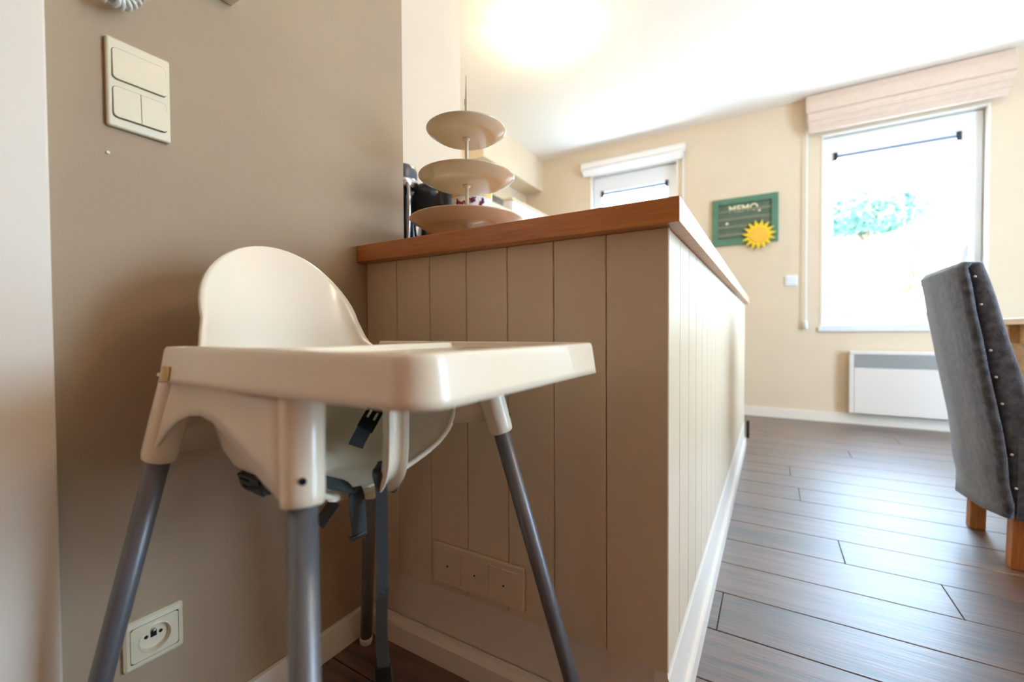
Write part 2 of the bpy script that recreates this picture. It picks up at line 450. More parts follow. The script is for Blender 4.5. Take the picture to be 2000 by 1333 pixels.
for i in range(24):
    o = bpy.data.objects.new('board', me_board); finish(o, pen)
    o.rotation_euler.z = math.pi / 2
    o.location = Vector((XP - 0.0047, YP + 0.0098 + 0.0496 + 0.0985 * i, 0.1617)) - LOC[pen.name]
    o.scale.x = 0.985
bx('base_panel', 0.002, XP - 0.0225, YP + 0.0068, YP + 0.0094, 0.0, 0.1612, 'base_white', pen)
# moulded skirting, front and side
def skirt_profile(d0):      # offsets from the face, heights
    return [(0, 0), (d0 + 0.012, 0), (d0 + 0.012, 0.044), (d0 + 0.009, 0.049), (d0 + 0.002, 0.053), (d0, 0.058), (0, 0.058)]
bm = bmesh.new(); prism(bm, [(YP + 0.004 - o_, z_) for o_, z_ in skirt_profile(0.008)], 0, 0.013, 0.681); obj('skirting', bm, 'base_white', pen)
bm = bmesh.new(); prism(bm, [(XP - 0.0095 + o_, z_) for o_, z_ in [(-0.0125, 0), (0.022, 0), (0.022, 0.046), (0.0195, 0.052), (0.0145, 0.058), (0.0125, 0.07), (0.0115, 0.148), (0.0097, 0.152), (0.0090, 0.1612), (-0.0125, 0.1612)]], 1, YP + 0.004, 3.09)
obj('skirting', bm, 'trim_white', pen)
bx('end_bumper', XP + 0.0126, XP + 0.03, 3.075, 3.10, 0.05, 0.16, 'rubber_black', pen, 0.004)
# worktop, L-shaped slab reaching into the kitchen behind the wall
bm = bmesh.new()
prism(bm, [(0.0005, 0.7004), (0.7259, 0.7004), (0.7259, 3.109), (0.05, 3.109), (0.05, 1.695), (-0.4495, 1.695), (-0.4495, 0.8575), (0.0005, 0.8575)], 2, HT - TC, HT)
wt = obj('worktop', bm, 'worktop_beech', bevel=0.0018)
tag(wt, 'orange-brown beech worktop on the cream peninsula', 'worktop')
# blank cover plate on the panelling
t = thing('cover_plate', 'cream triple blank cover plate low on the panelled peninsula front', 'wall plate', (0.325, YP, 0.222))
bx('plate', 0.211, 0.439, YP - 0.009, YP, 0.179, 0.266, 'panel_paint', t, 0.0035, 3)
for i in range(3):
    xa = 0.219 + i * 0.0705
    c = bx('cover', xa, xa + 0.069, YP - 0.0105, YP - 0.007, 0.189, 0.254, 'panel_paint', t, 0.0012)
    bm = bmesh.new(); tube(bm, [(xa + 0.0345, YP - 0.0109, 0.2215), (xa + 0.0345, YP - 0.009, 0.2215)], 0.0019, 10); obj('screw_hole', bm, 'hole_black', c)

# ------------------------------------------------------------------ high chair
HX, HY = 0.317, 0.4225
hc = thing('high_chair', 'white plastic high chair with grey tube legs and a tray before the peninsula', 'high chair', (HX, HY, 0))
def leg_axis(front, s, z):
    x0, x1 = (0.596, 0.4595) if front else (0.037, 0.172)
    t = z / 0.6
    return Vector((x0 + (x1 - x0) * t, HY + s * (0.2612 + (0.1692 - 0.2612) * t), z))
for front in (True, False):
    for s in (-1, 1):
        bm = bmesh.new(); tube(bm, [leg_axis(front, s, 0.012), leg_axis(front, s, 0.3), leg_axis(front, s, 0.60)], 0.0132, 24)
        lg = obj('leg', bm, 'leg_silver', hc, smooth=True)
        bm = bmesh.new(); tube(bm, [leg_axis(front, s, 0.0), leg_axis(front, s, 0.004), leg_axis(front, s, 0.014), leg_axis(front, s, 0.02)], [0.010, 0.0142, 0.0146, 0.0136], 20)
        obj('foot_cap', bm, 'foot_white', lg, smooth=True)
        bm = bmesh.new()
        zz = [0.560, 0.562, 0.57, 0.61, 0.65, 0.672]; rr = [0.0165, 0.0192, 0.0202, 0.0208, 0.0212, 0.0214]
        tube(bm, [leg_axis(front, s, z) for z in zz], rr, 28)
        so = obj('leg_socket', bm, 'chair_plastic', hc, smooth=True)
        dv = Vector((0.84 if front else -0.84, 0.54 * s, 0)); p = leg_axis(front, s, 0.588)
        bm = bmesh.new(); tube(bm, [p + dv * 0.015, p + dv * 0.0222], 0.0034, 14); obj('screw_hole', bm, 'hole_black', so)
# side panels with arched lower edge
prof = [(0.0, .566), (.06, .583), (.12, .602), (.2, .618), (.3, .627), (.4, .630), (.5, .626), (.58, .618), (.68, .604), (.78, .590), (.88, .576), (1.0, .562)]
for s in (-1, 1):
    bm = bmesh.new(); rs = []
    for k in range(5):
        r = []
        for u, zb in prof:
            z = zb + (0.672 - zb) * k / 4
            a, b = leg_axis(False, s, z), leg_axis(True, s, z)
            p = a.lerp(b, u); p.y += s * (0.012 + 0.003 * math.sin(math.pi * u)); r.append(p)
        rs.append(r)
    rings(bm, rs, False); obj('side_panel', bm, 'chair_plastic', hc, smooth=True, solid=0.004, offset=0)
bm = bmesh.new()
rings(bm, [[leg_axis(False, -1, z).lerp(leg_axis(False, 1, z), u) + Vector((-0.010, 0, 0)) for u in (0, .1, .3, .5, .7, .9, 1)] for z in (.562, .6, .64, .672)], False)
obj('back_panel', bm, 'chair_plastic', hc, smooth=True, solid=0.004, offset=0)
# bucket seat: open at the front
def bucket_path(zr):
    t = (0.70 - zr) / 0.195
    b = 0.150 - 0.040 * t ** 1.3; r = 0.176 + 0.02 * t ** 2
    if zr < .565:
        b *= math.sqrt(1 - ((.565 - zr) / .066) ** 2); r += 0.045 * ((.565 - zr) / .055) ** 1.5
    f = 0.404 if zr > .585 else 0.404 - 0.056 * ((.585 - zr) / .08) ** 1.4
    rc = min(0.05, b * .8); pts = []
    for k in range(9): pts.append((f + (r + rc - f) * k / 8, -b))
    for k in range(1, 8):
        a = -math.pi / 2 - (math.pi / 2) * k / 7; pts.append((r + rc + rc * math.cos(a), -b + rc + rc * math.sin(a)))
    for k in range(1, 6): pts.append((r, (-b + rc) + (2 * (b - rc)) * k / 6))
    for k in range(0, 8):
        a = math.pi - (math.pi / 2) * k / 7; pts.append((r + rc + rc * math.cos(a), b - rc + rc * math.sin(a)))
    for k in range(1, 9): pts.append((r + rc + (f - r - rc) * k / 8, b))
    return [Vector((x, HY + yy, zr)) for x, yy in pts]
lv = [.70, .68, .65, .62, .59, .57, .55, .535, .522, .514]
rs = [bucket_path(z) for z in lv]
last = rs[-1]; cen = [Vector((min(max(p.x, .26), .40), HY, 0)) for p in last]
for f_, dz in ((.9, .507), (.78, .5035), (.55, .502), (.25, .502)):
    rs.append([Vector((c.x + (p.x - c.x) * (f_ if p.x < .26 else 1), HY + (p.y - HY) * f_, dz)) for p, c in zip(last, cen)])
bm = bmesh.new(); vr = rings(bm, rs, False)
n = len(last)
for i in range(n // 2):
    a, b, c, d = vr[-1][i], vr[-1][i + 1], vr[-1][n - 2 - i], vr[-1][n - 1 - i]
    fs = []
    for q in (a, b, c, d):
        if q not in fs: fs.append(q)
    if len(fs) >= 3:
        try: bm.faces.new(fs)
        except ValueError: pass
seat = obj('seat', bm, 'chair_plastic', hc, smooth=True, solid=0.0045, offset=0)
# rolled front lip of the seat pan
def lip_pts(side):
    out = []
    for z in lv[::-1]:
        p = bucket_path(z)[0 if side < 0 else -1]; out.append((p.x, p.y, p.z))
    return out
edge = lip_pts(-1)[::-1] + [(0.352, HY - .045, .505), (0.354, HY - .02, .5025), (0.354, HY + .02, .5025), (0.352, HY + .045, .505)] + lip_pts(1)
bm = bmesh.new(); tube(bm, smoothpts(edge, 3), 0.0046, 12); obj('front_lip', bm, 'chair_plastic', seat, smooth=True)
# backrest
def half(z):
    if z > 0.745: return 0.130 * math.sqrt(max(0.0, 1 - ((z - 0.745) / 0.122) ** 2))
    if z > 0.712: return 0.130 + 0.009 * (0.745 - z) / 0.033
    return 0.139 + 0.022 * min(1, (0.712 - z) / 0.026) ** 1.5
bm = bmesh.new(); rs = []
zs = [.668, .684, .692, .70, .706, .712, .722, .735, .745] + [0.745 + 0.122 * math.sin(math.pi / 2 * k / 14) for k in range(1, 15)]
for z in zs:
    w = half(z); r = []
    for k in range(25):
        u = -1 + k / 12
        xx = 0.164 - (z - 0.74) * 0.32 + (0.020 if z < .73 else 0.020 - 0.010 * min(1, (z - .73) / .12)) * abs(u * max(w, .02) / .13) ** 6 * (1 if w < .1301 else (.13 / w) ** 6)
        if z < .722: xx += 0.012 * min(1, (.722 - z) / .03) ** 1.5 * abs(u) ** 8
        r.append((xx, HY + u * max(w, 0.0005), z))
    rs.append(r)
rings(bm, rs, False); obj('backrest', bm, 'chair_plastic', hc, smooth=True, solid=0.005, offset=0)
# rim joining panels and bucket, webs and centre post
bm = bmesh.new()
for s in (-1, 1):
    a, b = sorted((HY + s * 0.147, HY + s * 0.176)); box(bm, 0.165, 0.455, a, b, 0.669, 0.673)
box(bm, 0.160, 0.185, HY - 0.15, HY + 0.15, 0.669, 0.673)
obj('seat_rim', bm, 'chair_plastic', hc)
for s in (-1, 1):
    bm = bmesh.new()
    rings(bm, [[(0.404 + 0.048 * u, HY + s * (0.128 + 0.12 * (z - .577) * (1 - u) + (0.044 + .0) * u), z) for u in (0, .33, .36, .66, .7, 1)] for z in (.577, .61, .64, .672)], False)
    obj('front_web', bm, 'chair_plastic', hc, smooth=True, solid=0.004, offset=0)
bm = bmesh.new()
pp = smoothpts([(0.352, 0, .5015), (0.372, 0, .505), (0.393, 0, .518), (0.405, 0, .538), (0.409, 0, .57), (0.410, 0, .62), (0.410, 0, .672)], 4)
sec = [(-.022, .011), (-.0195, .012), (-.017, .004), (-.012, 0), (0, -.0015), (.012, 0), (.017, .004), (.0195, .012), (.022, .011), (.021, -.001), (.012, -.0045), (-.012, -.0045), (-.021, -.001)]
rs = []
for i, p in enumerate(pp):
    t = (pp[min(i + 1, len(pp) - 1)] - pp[max(i - 1, 0)]).normalized(); nn = Vector((t.z, 0, -t.x))
    g = min(1, i / 6)
    rs.append([Vector((p.x, HY - .004 + yy * .83, p.z)) + nn * dd * (0.25 + .75 * g) for yy, dd in sec])
rings(bm, rs, True, True, True); obj('centre_post', bm, 'chair_plastic', hc, smooth=True, bevel=0)
# tray
TY0, TY1, TX0, TX1 = 0.2325, 0.6125, 0.198, 0.631
base = rounded([(TX0, TY0, .011), (TX1, TY0, .036), (TX1, TY1, .02), (TX0, TY1, .011), (TX0, TY1 - .040, .011), (0.392, TY1 - .046, .03), (0.392, TY0 + .046, .03), (TX0, TY0 + .040, .011)])
bm = bmesh.new(); rs = []
for d_, z_ in ((0, .6645), (.0012, .672), (.005, .698), (.006, .7035), (.0075, .7066), (.0092, .7078), (.0108, .7066), (.0118, .703), (.0124, .6995)):
    rs.append([(p.x, p.y, z_) for p in inset(base, d_)])
vr = rings(bm, rs, True); bm.faces.new(vr[-1])
tray = obj('tray', bm, 'chair_plastic', hc, smooth=True, solid=0.0028)
bm = bmesh.new()
rings(bm, [[(TX0 + .018, TY0 + dy - e, z), (TX0 + .036, TY0 + dy - e, z)] for e, z, dy in ((0.0008, .667, .0004), (.0008, .672, .0012), (.0008, .6845, .0031))], False)
obj('tape', bm, 'tape_yellow', tray, solid=.0008, offset=1)
# straps and buckles
def strap(pts, wd, w=0.024, th=0.0016, n=5):
    bm = bmesh.new(); pts = smoothpts(pts, n)
    ribbon(bm, pts, wd, w, th); return obj('strap', bm, 'strap_grey', hc, smooth=False)
def side_buckle(c, up, wd, L=0.045, w=0.030, parent=None, name='buckle'):
    """side-release clip: body with two prong slots"""
    up = Vector(up).normalized(); wd = Vector(wd); wd = (wd - up * wd.dot(up)).normalized(); nn = up.cross(wd)
    bm = bmesh.new()
    def ob(a0, a1, b0, b1, t):
        box(bm, a0, a1, b0, b1, -t / 2, t / 2, 0.0015)
    ob(-w / 2, w / 2, -L / 2, -L * .05, .009); ob(-w / 2, -w / 2 + .006, -L * .1, L * .42, .008); ob(w / 2 - .006, w / 2, -L * .1, L * .42, .008)
    ob(-.004, .004, -L * .1, L * .46, .008); ob(-w * .42, w * .42, L * .36, L * .5, .008)
    M = Matrix((( wd.x, up.x, nn.x, c[0]), (wd.y, up.y, nn.y, c[1]), (wd.z, up.z, nn.z, c[2]), (0, 0, 0, 1)))
    bmesh.ops.transform(bm, matrix=M, verts=bm.verts)
    return obj(name, bm, 'buckle_black', parent or hc)
X1 = 0.368
s1 = strap([pix(622, 936, 0, .356), pix(642, 943, 0, .361), pix(668, 949, 0, .365), pix(690, 957, 0, X1), pix(697, 975, 0, X1 + .003), pix(699, 1000, 0, X1 + .002), pix(701, 1022, 0, X1), pix(703, 1044, 0, X1)], [(0.75, -0.45, -.45)] * 12 + [(0.5, .3, -.5)] * 4 + [(0.15, .95, 0.12)] * 40, w=.022)
e_ = pix(703, 1046, 0, X1)
bx('strap_end', e_.x - .004, e_.x + .003, e_.y - .015, e_.y + .010, e_.z - .003, e_.z + .003, 'buckle_black', s1, .001)
X2 = 0.402
s2 = strap([pix(748, 900, 0, .395), pix(741, 915, 0, X2 - .002), pix(739, 930, 0, X2 + .002), pix(745, 960, 0, X2 + .001), pix(746, 1050, 0, X2), pix(747, 1150, 0, X2), pix(745, 1230, 0, X2), pix(750, 1318, 0, X2)], [(0.5, .6, .5)] * 6 + [(0.55, .83, 0)] * 20 + [(0.8, .6, 0)] * 20, w=.0155)
side_buckle(pix(751, 1338, 0, X2), (0.1, 0, -1), (0.8, .6, 0), .05, .022, s2)
strap([pix(655, 980, 0, .350), pix(643, 998, 0, .346), pix(630, 1015, 0, .342), pix(622, 1026, 0, .340)], (0.7, -.2, -.5), w=.020)
p = pix(712, 838, 0, 0.262); q0, q1 = pix(699, 862, 0, 0.266), pix(724, 818, 0, 0.258)
upv = (q1 - q0).normalized()
s4 = strap([q0 - upv * .008 + Vector((0, 0, -.002)), q0, p - upv * .002, p + upv * .006], (CAM - p).cross(upv), w=.024, th=.002)
side_buckle(q1, upv, (CAM - p).cross(upv), .046, .028, s4)
p = pix(493, 944, 1, 0.312)
s5 = strap([pix(540, 958, 1, .312), pix(528, 946, 1, .312), p], (0, .8, .6), w=.020)
side_buckle(p, pix(478, 938, 1, .312) - p, (0.2, .3, -1), .052, .026, s5)
p = pix(769, 938, 0, 0.352)
s6 = strap([(0.350, 0.468, .512), (0.352, 0.474, .503), p], (.3, .8, 0.3), w=.020)
side_buckle(p, (pix(758, 955, 0, .345) - pix(772, 925, 0, .345)), (.3, .9, .3), .034, .022, s6)

# ------------------------------------------------------------------ plates on the taupe wall
t = thing('light_switch', 'cream double light switch on the taupe wall above the high chair', 'light switch', (0, 0.29, 1.0975))
bx('frame', 0, 0.0085, 0.2505, 0.3295, 1.032, 1.163, 'switch_cream', t, 0.003, 3)
for c, d in ((1.102, 1.1485), (1.0455, 1.092)):
    bm = bmesh.new(); pl = rounded([(0.2565, c - .0005, .006), (0.324, c - .0005, .006), (0.324, d + .0005, .006), (0.2565, d + .0005, .006)], 6)
    rings(bm, [[(x_, q.x, q.y) for q in pl] for x_ in (.006, .0088)], True, True, True); obj('seam', bm, 'switch_seam', t)
R0, R1 = .0055, .0006
for a, b, c, d, rl, rr_ in ((0.257, 0.3235, 1.1025, 1.1485, R0, R0), (0.257, 0.29, 1.0465, 1.092, R0, R1), (0.2905, 0.3235, 1.0465, 1.092, R1, R0)):
    pl = rounded([(a, c, rl), (b, c, rr_), (b, d, rr_), (a, d, rl)], 6)
    bm = bmesh.new()
    rings(bm, [[(x_ + (.0022 * (d - q.y) / (d - c) if x_ > .005 else 0), q.x, q.y) for q in p_] for x_, p_ in ((.004, pl), (.0092, pl), (.0098, inset(pl, .0005)))], True, True, True)
    obj('rocker', bm, 'switch_cream', t)
t = thing('power_socket', 'cream power socket low on the taupe wall beside the high chair leg', 'socket', (0, 0.294, 0.2425))
SY, SZ = 0.2935, 0.2425
bm = bmesh.new()
fo = rounded([(0.2545, 0.2045, .005), (0.3325, 0.2045, .005), (0.3325, 0.2805, .005), (0.2545, 0.2805, .005)], 5)
fi = rounded([(SY - .0318, SZ - .0278, .003), (SY + .0318, SZ - .0278, .003), (SY + .0318, SZ + .0278, .003), (SY - .0318, SZ + .0278, .003)], 5)
rings(bm, [[(x_, q.x, q.y) for q in pl] for x_, pl in ((0, fo), (.005, fo), (.0078, inset(fo, .0035)), (.0088, fi), (.003, fi))], True)
obj('frame', bm, 'switch_cream', t)
bm = bmesh.new(); box(bm, .0002, .001, SY - .033, SY + .033, SZ - .029, SZ + .029); obj('seam', bm, 'switch_seam', t)
bm = bmesh.new()     # face with round well
sq = []; ci = []; n = 48
for k in range(n):
    a = 2 * math.pi * k / n; cx_, cz_ = math.cos(a), math.sin(a); m_ = max(abs(cx_) / .031, abs(cz_) / .027)
    sq.append((SY + cx_ / m_, SZ + cz_ / m_)); ci.append((SY + .0205 * cx_, SZ + .0205 * cz_))
inner = [(SY + (y_ - SY) * .9, SZ + (z_ - SZ) * .9) for y_, z_ in ci]
rings(bm, [[(.004, *q) for q in sq], [(.0088, *q) for q in sq], [(.009, *q) for q in [(SY + (y_ - SY) * 1.1, SZ + (z_ - SZ) * 1.1) for y_, z_ in ci]], [(.0098, *q) for q in ci], [(.0018, *q) for q in inner]], True, False, True)
obj('face', bm, 'switch_cream', t)
for dy in (-.0095, .0095):
    bm = bmesh.new(); tube(bm, [(0.0014, SY + dy, SZ + .002), (0.0024, SY + dy, SZ + .002)], .0026, 14); obj('pin_hole', bm, 'hole_black', t)
bm = bmesh.new(); tube(bm, [(0.0014, SY, SZ + .010), (0.006, SY, SZ + .010), (0.007, SY, SZ + .010)], [.0024, .0024, .0015], 14); obj('earth_pin', bm, 'steel', t)
bm = bmesh.new(); box(bm, .0014, .0024, SY - .004, SY + .004, SZ - .002, SZ + .008, .0008); obj('pin_shutter', bm, 'hole_black', t)
# intercom whose lower edge and curly cord reach into the picture
t = thing('intercom', 'cream wall intercom with a white curly cord at the top edge above the light switch', 'intercom', (0, 0.36, 1.316))
bx('body', 0, 0.030, 0.30, 0.431, 1.317, 1.50, 'switch_cream', t, 0.004)
bx('handset', 0.030, 0.062, 0.225, 0.28, 1.30, 1.49, 'switch_cream', t, 0.008)
bx('handset_cradle', 0.0, 0.034, 0.235, 0.30, 1.34, 1.48, 'switch_cream', t, 0.004)
path = smoothpts([(0.040, 0.250, 1.302), pix(212, -18, 0, .034), pix(224, -3, 0, .03), pix(243, 6, 0, .027), pix(262, -4, 0, .022), pix(276, -30, 0, .018), (0.014, 0.312, 1.317)], 40)
hel = []
for i, p in enumerate(path):
    tn = (path[min(i + 1, len(path) - 1)] - path[max(i - 1, 0)]).normalized()
    u = tn.cross(Vector((1, 0, 0))).normalized(); v = tn.cross(u); a = i * 0.36
    hel.append(p + (u * math.cos(a) + v * math.sin(a)) * .0085)
bm = bmesh.new(); tube(bm, hel, .0027, 8); obj('curly_cord', bm, 'foot_white', t, smooth=True)

# ------------------------------------------------------------------ things on the worktop
SX, SYY = 0.208, 0.86
t = thing('cake_stand', 'cream three-tier cake stand on the end of the wooden worktop', 'cake stand', (SX, SYY, HT))
for r, z, dp in ((0.138, 0.992, 0.020), (0.116, 1.097, 0.016), (0.0965, 1.210, 0.016)):
    bm = bmesh.new()
    lathe(bm, [(0.004, z - dp), (r * .35, z - dp), (r * .70, z - dp + .0005), (r * .77, z - dp + .002), (r * .92, z - .005), (r * .985, z - .0005), (r, z + .0015), (r * .995, z + .0028), (r * .975, z + .0022), (r * .91, z - .002), (r * .76, z - dp + .0055), (r * .68, z - dp + .004), (0.004, z - dp + .0035)], SX, SYY, 64)
    obj('plate', bm, 'enamel_cream', t, smooth=True)
bm = bmesh.new(); lathe(bm, [(0.006, 0.9715), (0.012, .966), (0.02, .95), (0.055, .936), (.058, .9305), (.05, .9302)], SX, SYY, 40, True, True); obj('foot', bm, 'enamel_cream', t, smooth=True)
bm = bmesh.new(); lathe(bm, [(.0045, .969), (.0045, 1.074), (.0095, 1.077), (.0095, 1.0805), (.0042, 1.0825), (.0042, 1.187), (.0092, 1.190), (.0092, 1.1935), (.0040, 1.196), (.0040, 1.272), (.0052, 1.276), (.0048, 1.287), (.0030, 1.289), (.0024, 1.31), (.0008, 1.345)], SX, SYY, 20, True, True)
obj('rod', bm, 'enamel_cream', t, smooth=True)
# thermos jug, mostly behind the wall edge
JX, JY = -0.205, 1.05
t = thing('thermos_jug', 'steel and black thermos jug beside the wall edge on the worktop', 'jug', (JX, JY, HT))
bm = bmesh.new(); lathe(bm, [(.050, HT), (.055, HT + .01), (.056, HT + .09), (.050, HT + .14), (.053, HT + .22), (.054, HT + .26)], JX, JY, 40, True, True); obj('body', bm, 'gloss_black', t, smooth=True)
bm = bmesh.new(); lathe(bm, [(.0545, HT + .26), (.058, HT + .265), (.058, HT + .285), (.0565, HT + .29)], JX, JY, 40, True, True); obj('collar', bm, 'steel', t, smooth=True)
bm = bmesh.new(); lathe(bm, [(.0555, HT + .29), (.0565, HT + .318), (.05, HT + .334), (.02, HT + .342), (.002, HT + .343)], JX, JY, 40); obj('lid', bm, 'smoke_grey', t, smooth=True)
bm = bmesh.new(); tube(bm, smoothpts([(JX + .054, JY - .02, HT + .27), (JX + .068, JY - .03, HT + .22), (JX + .066, JY - .03, HT + .14), (JX + .05, JY - .02, HT + .06), (JX + .052, JY - .022, HT + .02)], 5), .006, 12); obj('handle', bm, 'steel', t, smooth=True)
# coffee maker
t = thing('coffee_maker', 'glossy black coffee maker between the jug and the cake stand', 'coffee maker', (-0.15, 1.22, HT))
bx('body', -0.26, -0.08, 1.20, 1.36, HT, HT + 0.305, 'gloss_black', t, 0.014, 3)
bx('brew_head', -0.26, -0.08, 1.12, 1.21, HT + 0.205, HT + 0.305, 'smoke_grey', t, 0.014, 3)
bx('drip_tray', -0.255, -0.085, 1.11, 1.21, HT, HT + 0.03, 'gloss_black', t, 0.006)
bm = bmesh.new(); lathe(bm, [(.045, HT + .031), (.058, HT + .04), (.060, HT + .10), (.05, HT + .15), (.046, HT + .165)], -0.16, 1.16, 32, True, True); obj('glass_pot', bm, 'jug_glass', t, smooth=True)
bm = bmesh.new(); tube(bm, [(-0.105, 1.119, HT + .255), (-0.105, 1.113, HT + .255)], .006, 16); obj('button', bm, 'steel', t, smooth=True)
# printed canister
KX, KY = 0.005, 1.16
t = thing('canister', 'white canister with a yellow band and red script behind the cake stand', 'canister', (KX, KY, HT))
KR = .066
bm = bmesh.new(); lathe(bm, [(KR - .003, HT), (KR, HT + .004), (KR, HT + .265)], KX, KY, 48, True, True); cb = obj('body', bm, 'tin_white', t, smooth=True)
bm = bmesh.new(); lathe(bm, [(KR + .0006, HT + .221), (KR + .0006, HT + .25)], KX, KY, 48); obj('yellow_band', bm, 'tin_yellow', cb, smooth=True)
bm = bmesh.new(); lathe(bm, [(KR + .002, HT + .265), (KR + .002, HT + .28), (KR - .006, HT + .286), (.002, HT + .286)], KX, KY, 48); obj('lid', bm, 'tin_white', t, smooth=True)
def on_can(a, z): return Vector((KX + (KR + .0008) * math.cos(a), KY + (KR + .0008) * math.sin(a), HT + z))
A0 = math.atan2(-KY, 0.846 - KX) - 0.35
pts = []
for i in range(90):
    u = i / 89; pts.append(on_can(A0 - .45 + 1.0 * u + .05 * math.sin(u * 44), .187 + .022 * u + (.006 if u > .2 else .014) * math.cos(u * 44)))
bm = bmesh.new(); tube(bm, pts, .0022, 6); obj('script_print', bm, 'tin_red', cb, smooth=True)
for a, z, m_ in ((-.36, .203, 'tin_red'), (.42, .206, 'tin_purple'), (.78, .193, 'tin_red'), (.9, .204, 'tin_purple'), (.82, .173, 'tin_red')):
    bm = bmesh.new(); tube(bm, [on_can(A0 + a - .06, z - .008), on_can(A0 + a, z + .006), on_can(A0 + a + .05, z - .004)], [.003, .006, .003], 8); obj('printed_figure', bm, m_, cb, smooth=True)

# ------------------------------------------------------------------ kitchen corner behind
t = thing('wall_cabinet', 'white kitchen wall cabinet below the bulkhead', 'cabinet', (-1.32, 3.78, 1.30))
bx('body', XK, -1.165, 3.36, YF, 1.30, 1.905, 'cabinet_white', t)
for a, b in ((3.365, 3.785), (3.795, 4.215)):
    d_ = bx('door', -1.1645, -1.145, a, b, 1.305, 1.90, 'cabinet_white', t, 0.002)
    bx('handle', -1.145, -1.128, b - .06, b - .045, 1.36, 1.48, 'steel', d_, .003)
bx('cornice', XK, -1.14, 3.35, YF, 1.905, 1.925, 'hood_beige', t, .003)
t = thing('cooker_hood', 'beige cooker hood with dark top beside the white wall cabinet', 'cooker hood', (-1.32, 3.2, 1.62))
bx('canopy', XK, -1.13, 2.98, 3.345, 1.72, 1.80, 'hood_beige', t, .004)
bx('chimney', XK, -1.2, 3.04, 3.29, 1.80, 1.90, 'hood_dark', t, .004)

# ------------------------------------------------------------------ ceiling lamp
def ceiling_lamp(LX, LY, label, power):
    t = thing('ceiling_lamp', label, 'ceiling lamp', (LX, LY, ZC))
    bm = bmesh.new(); lathe(bm, [(.002, ZC - .03), (.05, ZC - .03), (.062, ZC - .02), (.064, ZC - .001), (.002, ZC - .0005)], LX, LY, 40); obj('canopy', bm, 'lamp_metal', t, smooth=True)
    bm = bmesh.new(); lathe(bm, [(.002, ZC - .112), (.07, ZC - .108), (.11, ZC - .097), (.142, ZC - .078), (.138, ZC - .074), (.108, ZC - .091), (.07, ZC - .102), (.002, ZC - .106)], LX, LY, 48); obj('glass_dish', bm, 'lamp_glass', t, smooth=True)
    for k in range(4):
        a = math.radians(45 + 90 * k); d_ = Vector((math.cos(a), math.sin(a), 0)); c = Vector((LX, LY, 0))
        bm = bmesh.new(); tube(bm, [c + d_ * .05 + Vector((0, 0, ZC - .025)), c + d_ * .14 + Vector((0, 0, ZC - .035)), c + d_ * .157 + Vector((0, 0, ZC - .06)), c + d_ * .144 + Vector((0, 0, ZC - .082))], .006, 10)
        obj('clip_arm', bm, 'lamp_metal', t, smooth=True)
    l = bpy.data.lights.new('lamp_bulb', 'POINT'); l.energy = power; l.color = (1.0, 0.76, 0.5); l.shadow_soft_size = 0.025
    lo = bpy.data.objects.new('lamp_bulb', l); COL.objects.link(lo); lo.parent = t; lo.location = (0, 0, -0.066)
ceiling_lamp(-0.37, 2.40, 'glowing round glass ceiling lamp held by four metal clips above the kitchen', 9)
ceiling_lamp(2.15, 1.35, 'unseen second glass ceiling lamp added to warm the light above the dining table', 34)  # out-of-view lamp, added as a warm fill for the room

# ------------------------------------------------------------------ far wall things
def roman_blind(name, x0, x1, ztop, zbot, dep, mat, label, cord):
    t = thing(name, label, 'blind', ((x0 + x1) / 2, YF, ztop))
    H = ztop - zbot
    bx('headrail', x0, x1, YF - dep * .55, YF, ztop - .03, ztop, 'pvc_white', t)
    yo = YF - dep
    bm = bmesh.new(); prism(bm, [(yo + .02, ztop), (yo + .008, ztop - H * .2), (yo, ztop - H * .47), (yo + .01, ztop - H * .5), (YF - .012, ztop - H * .5), (YF - .012, ztop - .031), (yo + .03, ztop - .031)], 0, x0, x1)
    obj('top_fold', bm, mat, t, bevel=0.003)
    for i in range(3):
        za = ztop - H * (.5 + .1 * i); zb = ztop - H * (.72 + .14 * i)
        e = .012 * i
        bm = bmesh.new(); prism(bm, [(yo + .006 + e, za - .002), (yo - .004 + e, (za + zb) / 2), (yo + .002 + e, zb + .008), (yo + .012 + e, zb), (yo + .02 + e, zb + .006), (yo + .02 + e, za - .002)], 0, x0 + .012 + .004 * i, x1 - .004 - .012 * i)
        obj('fold', bm, mat, t, bevel=0.002)
    if cord:
        bm = bmesh.new(); tube(bm, [(x0 + .012, YF - .03, ztop - .02), (x0 + .014, YF - .03, 0.80)], .004, 8); obj('pull_cord', bm, 'pvc_white', t)
        bm = bmesh.new(); tube(bm, [(x0 + .014, YF - .03, .805), (x0 + .014, YF - .03, .79), (x0 + .014, YF - .03, .735), (x0 + .014, YF - .03, .728)], [.006, .012, .014, .008], 14); obj('cord_weight', bm, 'pvc_white', t, smooth=True)
    return t
roman_blind('roman_blind', 1.07, 2.205, 2.553, 2.262, 0.105, 'blind_fabric', 'beige roman blind gathered up above the large window', True)
roman_blind('roman_blind', -0.815, 0.172, 2.418, 2.285, 0.07, 'blind_white', 'white roman blind gathered up above the small kitchen window', False)
bm = bmesh.new(); tube(bm, [(0.155, YF - .02, 2.36), (0.157, YF - .02, 1.3)], .005, 8)
tag(obj('blind_cord', bm, 'blind_white'), 'white pull cord hanging beside the small kitchen window', 'cord')

